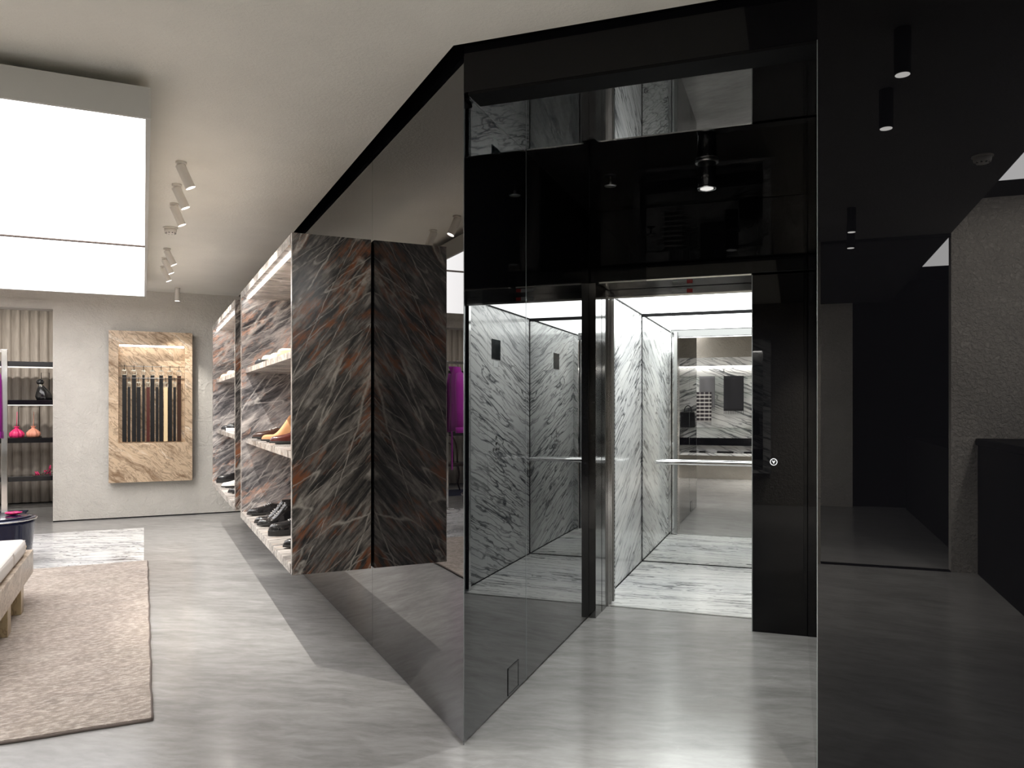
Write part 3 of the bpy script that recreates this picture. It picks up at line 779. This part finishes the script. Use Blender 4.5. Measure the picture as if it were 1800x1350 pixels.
# ------------------------------------------------------------------ clothes rack and coat
rk = thing('clothes_rack', 'L', -1.43, 10.5, 0, 'chrome clothes rack with square posts, in front of the recess', 'clothes rack')
rh = 2.11; rl = -1.7
for x in (0, rl):
    a = MB(); a.box(x-.03, x+.03, -.03, .03, .03, rh); a.build('post', 'chrome', rk, bevel=.003)
    a = MB(); a.box(x-.035, x+.035, -.25, .25, 0, .03); a.build('foot', 'chrome', rk, bevel=.003)
a = MB(); a.box(rl, 0, -.02, .02, rh-.035, rh); a.build('rail', 'chrome', rk)
def coat(b, label, w=.23):
    t = thing('coat', 'L', b, 10.5, .95, label, 'coat', 'magenta coats on the chrome rack')
    # body hangs edge-on to the rail: wide in y, thin in x
    prof = [(.16, .26, .085), (.32, .25, .08), (.55, .225, .075), (.8, .22, .085), (.95, .20, .08), (1.02, .10, .06), (1.08, .065, .055)]
    rings = []
    for z, hy, hx in prof:
        rings.append([(hx*math.cos(2*PI*k/24)*(1+.10*math.sin(6*2*PI*k/24)*(1-z)), hy*math.sin(2*PI*k/24), z) for k in range(24)])
    a = MB(); a.loft(rings); a.build('body', 'magenta', t)
    for s_ in (-1, 1):
        a = MB(); a.tube([(0.02, s_*.17, .97), (.05, s_*.25, .80), (.06, s_*.28, .45), (.055, s_*.29, .16)], [.06, .07, .062, .066], 14); sl = a.build('sleeve', 'magenta', t)
        a = MB(); a.tube([(.056, s_*.288, .22), (.055, s_*.29, .14)], [.072, .074], 14); a.build('cuff', 'magenta', sl)
    a = MB(); a.grid(lambda u, v: (-.075+.15*u+.03*(v-.5), .11-.22*(1-v)*.2-.1*math.sin(PI*u)*.3, .98+.11*v), 8, 5); a.build('collar', 'magenta', t, solid=.012)
    a = MB(); a.box(.07, .082, -.02, .025, -.40, .55); a.build('tie_belt', 'magenta', t, bevel=.003)
    hg = MB(); hg.tube([(0,0,1.06), (0,.028,rh-.95-.045), (0,.034,rh-.95+.006), (0,.0,rh-.95+.024), (0,-.034,rh-.95+.006), (0,-.034,rh-.95-.01)], .004, 6); hg.build('hanger', 'chrome', t)
coat(-1.60, 'magenta wool coat with tie belt, next to the chrome rack post')
coat(-1.86, 'magenta wool coat hanging behind the first coat on the rack')
coat(-2.12, 'magenta wool coat deepest along the chrome rack')

# ------------------------------------------------------------------ bentwood chair and blue rug in the recess
nr = MB(); nr.box(-3.4, -1.46, 11.95, 12.76, 0, .012); tag(nr.build('blue_rug', 'navyrug', frame='L'), 'dark blue flat rug on the concrete inside the curtained recess', 'rug')
ch = thing('bentwood_chair', 'L', -2.25, 12.4, .020, 'dark bentwood chair with round seat on the blue rug', 'chair')
a = MB(); a.lathe([(.17, .44), (.205, .45), (.21, .465), (.20, .475), (.0, .472)], 32); a.build('seat', 'wood', ch)
for sx, sy in ((1, 1), (1, -1), (-1, 1), (-1, -1)):
    a = MB(); a.tube([(.16*sx, .14*sy, .45), (.20*sx, .17*sy, .28), (.17*sx, .16*sy, .12), (.22*sx, .2*sy, 0)], [.02, .019, .016, .015], 10); a.build('leg', 'wood', ch)
a = MB(); a.tube([(.17*math.cos(PI*k/12), .18+.02*math.sin(PI*k/12), .46+.50*math.sin(PI*k/12)**.6) for k in range(13)], .015, 10); a.build('back_hoop', 'wood', ch)
a = MB(); a.tube([(.10*math.cos(PI*k/10), .18, .46+.36*math.sin(PI*k/10)**.6) for k in range(11)], .011, 8); a.build('inner_hoop', 'wood', ch)

# ------------------------------------------------------------------ goods on the curtain shelves
def stand(b, l, z, w, h, label):
    t = thing('display_stand', 'L', b, l, z, label, 'stand', 'wire display stands')
    a = MB(); a.box(-w/2-.03, w/2+.03, -.03, .03, 0, .008); a.build('base', 'blackgloss', t)
    a = MB(); a.tube([(-w/2, 0, .006), (-w/2, 0, h), (w/2, 0, h), (w/2, 0, .006)], .0045, 6); a.build('wire_frame', 'black', t)
def pouch(b, l, z, R, m, label, seed):
    rnd = random.Random(seed)
    t = thing('pouch_bag', 'L', b, l, z, label, 'bag', 'drawstring pouches on the curtain shelves')
    ph_ = rnd.random()*6
    prof = [(.3, 0), (.85, .03), (1.0, .35), (.92, .65), (.62, .95), (.26, 1.18), (.20, 1.28), (.32, 1.42), (.36, 1.5)]
    a = MB(); a.lathe([(q*R*1.12, zz*R*1.35) for q, zz in prof], 48, fn=lambda an, zz: 1+(.05+.07*min(1, zz/R))*math.sin(9*an+ph_)+.05*math.sin(4*an+ph_*2)); a.build('body', m, t)
    a = MB(); a.tube([(.22*R*math.cos(2*PI*k/20), .22*R*math.sin(2*PI*k/20), 1.67*R) for k in range(20)], .06*R, 8, closed=True); a.build('drawstring', m, t)
    a = MB(); a.tube([(0, 0, 1.75*R), (.05*R, 0, 3.0*R), (.1*R, 0, 4.6*R)], .004, 6); a.build('cord', m, t)
def at(px, l, frame='L'):
    """where the sight line through a photo column crosses the plane l"""
    r = (px-900)/1370; a = AL if frame == 'L' else -AJ
    d = inv(frame, Vector((r, 1, 0))); k = l/d.y
    return d.x*k
pouch(at(29, 13.03), 13.03, ZS[2]+.002, .080, 'pink', 'hot pink drawstring pouch on the black shelf', 1)
pouch(at(58.5, 13.12), 13.12, ZS[2]+.002, .080, 'peach', 'peach drawstring pouch beside the pink pouch', 2)
stand(at(50, 13.2), 13.265, ZS[2]+.001, .26, .44, 'thin wire stand behind the pink and peach pouches')
stand(at(79, 13.2), 13.24, ZS[1]+.001, .10, .40, 'thin wire stand behind the small black bag')
bg = thing('small_bag', 'L', at(77, 13.06), 13.06, ZS[1], 'small glossy black bag with a knotted top on the black shelf', 'bag', 'goods on the curtain shelves')
a = MB(); a.loft([[(sx*.001+w*math.cos(2*PI*k/20)+ox, d_*math.sin(2*PI*k/20), z_) for k in range(20)] for z_, w, d_, ox, sx in ((0, .10, .05, .01, 0), (.05, .11, .06, 0, 0), (.13, .085, .05, -.01, 0), (.19, .045, .035, -.03, 0), (.22, .03, .03, -.035, 0))]); a.build('body', 'shineleather', bg)
a = MB(); a.lathe([(.02, .215), (.045, .235), (.052, .262), (.04, .29), (.0, .305)], 18, cx=-.045); a.build('knot', 'shineleather', bg)
a = MB(); a.tube([(.032*math.cos(2*PI*k/16)-.035, .032*math.sin(2*PI*k/16), .215) for k in range(16)], .008, 6, closed=True); a.build('gold_ring', 'brass', bg)
def sandal(b, l, z, label, rz):
    t = thing('sandal', 'L', b, l, z, label, 'shoe', 'red sandals on the lowest curtain shelf', rz)
    a = MB()
    def so(u, v):
        w = .036*(1-.25*math.sin(PI*u))*(1 if u > .12 else math.sqrt(u/.12+.02)); return (-.12+.24*u, (v-.5)*2*w, .012+.075*max(0, (u-.35)/.65)**1.5)
    a.grid(so, 16, 6); a.build('sole', 'redleather', t, solid=.01)
    a = MB(); a.tube([(.105, 0, .08), (.11, 0, 0)], [.014, .006], 8); a.build('heel', 'pink', t)
    for x in (-.07, -.045): MB().tube([(x+.01*math.sin(k), .038*math.cos(PI*k/8), .012+.045*math.sin(PI*k/8)) for k in range(9)], .008, 6).build('strap', 'pink', t)
    MB().tube([(.10+.012*math.sin(PI*k/8), .034*math.cos(PI*k/8), .085+.055*math.sin(PI*k/8)) for k in range(9)], .007, 6).build('strap', 'pink', t)
sandal(at(73, 12.99), 12.99, ZS[3], 'red and pink heeled sandal on the lowest black shelf, curtain side', .3)
sandal(at(89, 13.16), 13.18, ZS[3], 'red and pink heeled sandal on the lowest black shelf, beside the wall edge', -.1)

# ------------------------------------------------------------------ room behind the camera, seen in the mirrors
JW = -1.62
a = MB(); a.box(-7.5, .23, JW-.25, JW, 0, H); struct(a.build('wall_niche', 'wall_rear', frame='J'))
a = MB(); a.box(-1.5, 1.3, -6.3, JW-.1, H-.02, H-.004); struct(a.build('ceiling_shade_corridor', 'shade_corridor', frame='J'))  # dark sheet under the ceiling, standing in for the corridor's shade
a = MB(); a.box(1.3, 3.3, JW-.12, JW, 0, 3.3); struct(a.build('wall_pier', 'wall_dark', frame='J'))
a = MB(); a.box(.23, 1.3, JW-.10, JW, -.001, .004); a.box(.23, 1.3, JW-.05, JW, H-.03, H-.001); struct(a.build('trim_7', 'black', frame='J'))
a = MB(); a.box(-.2, .80, -6.35, -6.2, 0, H); struct(a.build('wall_corridor', 'wall', frame='J'))
a = MB(); a.box(.80, 3.4, -6.42, -6.36, 0, 3.3); struct(a.build('wall_end', 'black', frame='J'))
a = MB(); a.box(3.2, 3.3, -6.36, JF0, 0, 3.3); struct(a.build('wall_side', 'wall_dark', frame='J'))
a = MB(); a.box(-.18, 1.3, JW-.1, c0J.y, H-.004, H-.0005); struct(a.build('ceiling_shade_aisle', 'shade_aisle', frame='J'))  # dark sheet added under the ceiling so its reflection turns darker
a = MB(); a.box(1.3, 3.3, .05, 2.9, H, H+.02); struct(a.build('ceiling_panel', emit('side luminous ceiling', (1, .98, .97), 5.0), frame='J'))
a = MB(); a.box(1.3, 2.4, -3.4, JW-.14, H, H+.02); struct(a.build('ceiling_panel_2', emit('corridor luminous ceiling', (1, .98, .97), 4.0), frame='J'))
a = MB(); a.box(1.3, 3.3, -6.4, JF0, 3.27, 3.3); struct(a.build('ceiling_side', 'black', frame='J'))
ct = thing('black_counter', 'J', 1.5, 0, 0, 'long black counter along the side of the room, seen in the black glass', 'counter')
a = MB(); a.box(0, .6, JW+.02, 1.6, 0, 1.12); a.build('cabinet', 'black', ct)
a = MB(); a.box(-.02, .62, JW+.02, 1.62, 1.12, 1.18); a.build('worktop', 'black', ct, bevel=.01)
cz = thing('low_black_counter', 'J', 1.5, 0, 0, 'lower black counter beyond the textured pier, seen in the black glass', 'counter')
a = MB(); a.box(0, .5, -6.2, JW-.2, 0, .98); a.build('cabinet', 'black', cz)
a = MB(); a.box(-.02, .52, -6.2, JW-.19, .98, 1.03); a.build('worktop', 'black', cz)

# white marble display niche on the wall behind the camera
n_ = thing('marble_display_niche', 'J', -1.41, JW, .48, 'white grey-veined marble wall niche with glass shelves, seen reflected in the lift mirror', 'display panel')
hw, ph, th = 1.09, 1.97, .16
i0, i1, iz0, iz1 = -.93, .98, .02, 1.80
a = MB(); a.box(-hw, i0, .004, th, 0, ph); a.box(i1, hw, .004, th, 0, ph); a.box(i0, i1, .004, th, iz1, ph); a.box(i0, i1, .004, th, 0, iz0+.03)
a.build('surround', 'niche', n_)
a = MB(); a.box(i0, i1, .004, .03, iz0, iz1); a.build('niche_back', 'niche', n_)
a = MB(); a.box(i0+.02, i1-.02, .05, .08, iz1-.012, iz1-.001); a.build('strip_light', 'led', n_)
for z in (2.07-.48, 1.75-.48, 1.04-.48):
    a = MB(); a.box(i0, i1, .03, th-.01, z-.008, z); a.build('glass_shelf', 'glass', n_)
    a = MB(); a.box(i0, i1, th-.012, th-.008, z-.01, z); a.build('shelf_edge', 'steel', n_)
a = MB(); a.box(i0, i1, .03, th+.02, .835-.48-.15, .835-.48); a.build('black_drawer', 'blackgloss', n_)
def scarf(f0, f1, z0, z1, m, label, y=th+.012):
    t = thing('scarf', 'J', (f0+f1)/2, JW+y, z0, label, 'scarf', 'scarves hung from the niche shelves')
    w = (f1-f0)/2
    a = MB(); a.grid(lambda u, v: (-w+2*w*u, .006*math.sin(u*9+v*2), v*(z1-z0)), 16, 12); a.build('cloth', m, t, solid=.008)
    a = MB()
    for k in range(14): a.tube([(-w+.01+2*(w-.01)*k/13, 0, 0), (-w+.01+2*(w-.01)*k/13, .003, -.07)], .004, 5)
    a.build('fringe', m if m != 'plaid' else 'greyscarf', t)
scarf(-1.80, -1.494, 1.45, 2.075, 'greyscarf', 'plain grey scarf hanging from the upper glass shelf')
scarf(-1.86, -1.56, 1.16, 1.757, 'plaid', 'black and white plaid scarf hanging from the second glass shelf', th+.035)
scarf(-1.325, -.94, 1.38, 2.075, 'darkscarf', 'charcoal scarf hanging from the upper glass shelf')
hb = thing('handbag', 'J', -.63, JW+.09, 1.044, 'black top-handle handbag on the low glass shelf of the niche', 'bag')
a = MB(); a.loft([[(w*sx, d_*sy, z_) for sx, sy in ((-1,-1),(1,-1),(1,1),(-1,1))] for z_, w, d_ in ((0, .15, .06), (.28, .14, .045), (.32, .12, .04))], smooth=False); a.build('body', 'blackleather', hb, bevel=.02, seg=3)
a = MB(); a.tube([(.075*math.cos(PI*k/12), 0, .32+.12*math.sin(PI*k/12)) for k in range(13)], .009, 8); a.build('handle', 'blackleather', hb)
a = MB(); a.box(-.14, .14, .045, .066, .17, .31); a.build('flap', 'blackleather', hb, bevel=.01)
for k, (f, w, lab) in enumerate(((-2.1, .1, 'small black wallet at the end of the niche floor away from the handbag'), (-1.75, .06, 'smallest black card holder on the niche floor'), (-1.3, .16, 'wide black wallet in the middle of the niche floor'), (-.8, .14, 'black wallet under the handbag end of the niche'))):
    wl_ = MB(); wl_.box(-w, w, -.04, .04, 0, .035); tag(wl_.build('wallet', 'blackleather', frame='J', loc=(f, JW+.10, .532), bevel=.006), lab, 'wallet', 'wallets on the niche floor')

# ------------------------------------------------------------------ lights behind / over the visitor area
def area(frame, x, y, z, sx, sy, e, col=(1, .97, .93)):
    l = bpy.data.lights.new('ceiling wash', 'AREA'); l.shape = 'RECTANGLE'; l.size = sx; l.size_y = sy; l.energy = e; l.color = col
    o = bpy.data.objects.new('ceiling_wash', l); C.objects.link(o); o.location = W(frame, x, y, z); o.rotation_euler = (0, 0, ROT[frame]); return o
# spots without fixtures, added to brighten the niche wall
def fill_spot(f, j, tf, tj, tz, e, ang=60):
    p = W('J', f, j, H-.15); q = W('J', tf, tj, tz)
    l = bpy.data.lights.new('spot lamp', 'SPOT'); l.energy = e; l.spot_size = math.radians(ang); l.spot_blend = .6; l.shadow_soft_size = .03; l.color = (1, .96, .9)
    o = bpy.data.objects.new('spot_lamp', l); C.objects.link(o); o.location = p; o.rotation_euler = (q-p).to_track_quat('-Z', 'Y').to_euler()
for f in (-2.2, -1.4, -.6):
    fill_spot(f, -.2, f, JW, 1.5, 12)
def dspot(f, j, lab):
    r = thing('ceiling_downlight', 'J', f, j, H, lab, 'spotlight', 'downlights seen in the black glass')
    a = MB(); a.tube([(0,0,0), (0,0,-.19)], .032, 20); a.build('barrel', 'black', r)
    a = MB(); a.tube([(0,0,-.1905), (0,0,-.192)], .028, 20); a.build('lens', emit('dim lens', (1, .97, .93), 5), r)
for f_, j_, lab in ((.413, 2.64, 'black cylinder downlight closest to the black lift block'), (.418, 1.99, 'black cylinder downlight, second from the black lift block'),
                    (.415, -.38, 'black cylinder downlight, third from the black lift block'), (.45, -1.03, 'black cylinder downlight beside the dark doorway')):
    dspot(f_, j_, lab)
    spotlamp('J', f_, j_, H-.22, Vector((0, 0, -1)), 8 if j_ > 2.3 else (70 if j_ > 1 else 260), 88, .9, .02)
sd2 = dup(sd, W('J', 1.08, .70, H), 'smoke detector on the dark side of the ceiling, seen in the black glass', rz=-AJ)
# downlight and sprinkler under the black lobby ceiling
dl = thing('lobby_downlight', 'J', -.45, 4.38, ZN, 'black cylinder downlight under the black glass ceiling in front of the lift', 'spotlight')
a = MB(); a.tube([(0,0,0), (0,0,-.012)], .062, 28); a.build('ceiling_plate', 'steel', dl)
a = MB(); a.tube([(0,0,-.012), (0,0,-.15)], .05, 28); a.build('barrel', 'blackgloss', dl)
a = MB(); a.tube([(.05*math.cos(2*PI*k/28), .05*math.sin(2*PI*k/28), -.15) for k in range(28)], .004, 8, closed=True); a.build('rim', 'chrome', dl)
a = MB(); a.tube([(0,0,-.151), (0,0,-.153)], .036, 24); a.build('lens', emit('shaded lens', (1, .97, .93), .6), dl)
spotlamp('J', -.45, 4.38, ZN-.17, Vector((0, 0, -1)), 95, 120, .8, .03, (1, 1, .96))
sp_ = thing('sprinkler', 'J', -1.03, 4.57, ZN, 'small round sprinkler head under the black glass ceiling', 'sprinkler')
a = MB(); a.tube([(0,0,0), (0,0,-.03)], .008, 10); a.build('stem', 'steel', sp_)
a = MB(); a.lathe([(.02, -.034), (.035, -.032), (.036, -.028), (.01, -.026)], 24); a.build('deflector', 'steel', sp_)
# unseen spots without fixtures, added to brighten the recess curtain
for b_ in (-1.2, -2.0, -3.0, -4.0):
    spotlamp('L', b_, 12.0, H-.25, Vector((0, .8, -.6)), 42, 120, .9, .05)
p_ = W('J', .3, -3.6, H-.1); q_ = W('J', .55, -6.2, 1.6)
spotlamp('W', p_.x, p_.y, p_.z, (q_-p_), 30, 70, .6, .03)  # added spot without a fixture, brightens the corridor wall
p_ = W('J', 1.9, .3, H-.05); q_ = W('J', 1.9, JW, 1.9)
spotlamp('W', p_.x, p_.y, p_.z, (q_-p_), 260, 100, .7, .05)  # added spot without a fixture, brightens the textured pier
a = MB(); a.box(-5.4, -2.3, -3.4, 2.0, H-.012, H-.002); struct(a.build('ceiling_fill_rear', emit('added rear fill light', (1, .98, .97), 6.0), frame='L'))  # glowing sheet added behind the camera as fill light

# ------------------------------------------------------------------ camera, world, view
cam = bpy.data.cameras.new('camera'); cam.sensor_width = 36; cam.lens = 1370/1800*36; cam.shift_y = 41/1800; cam.clip_end = 100
co = bpy.data.objects.new('camera', cam); C.objects.link(co); co.location = (0, 0, 1.45); co.rotation_euler = (PI/2, 0, 0)
S.camera = co
w = bpy.data.worlds.new('world'); S.world = w; w.use_nodes = True
w.node_tree.nodes['Background'].inputs[0].default_value = (1, 1, 1, 1); w.node_tree.nodes['Background'].inputs[1].default_value = .0
S.view_settings.view_transform = 'Standard'; S.view_settings.look = 'None'; S.view_settings.exposure = .47
S.cycles.max_bounces = 14; S.cycles.glossy_bounces = 8; S.cycles.diffuse_bounces = 5; S.cycles.transparent_max_bounces = 12
S.cycles.sample_clamp_indirect = 6; S.cycles.caustics_reflective = False; S.cycles.caustics_refractive = False
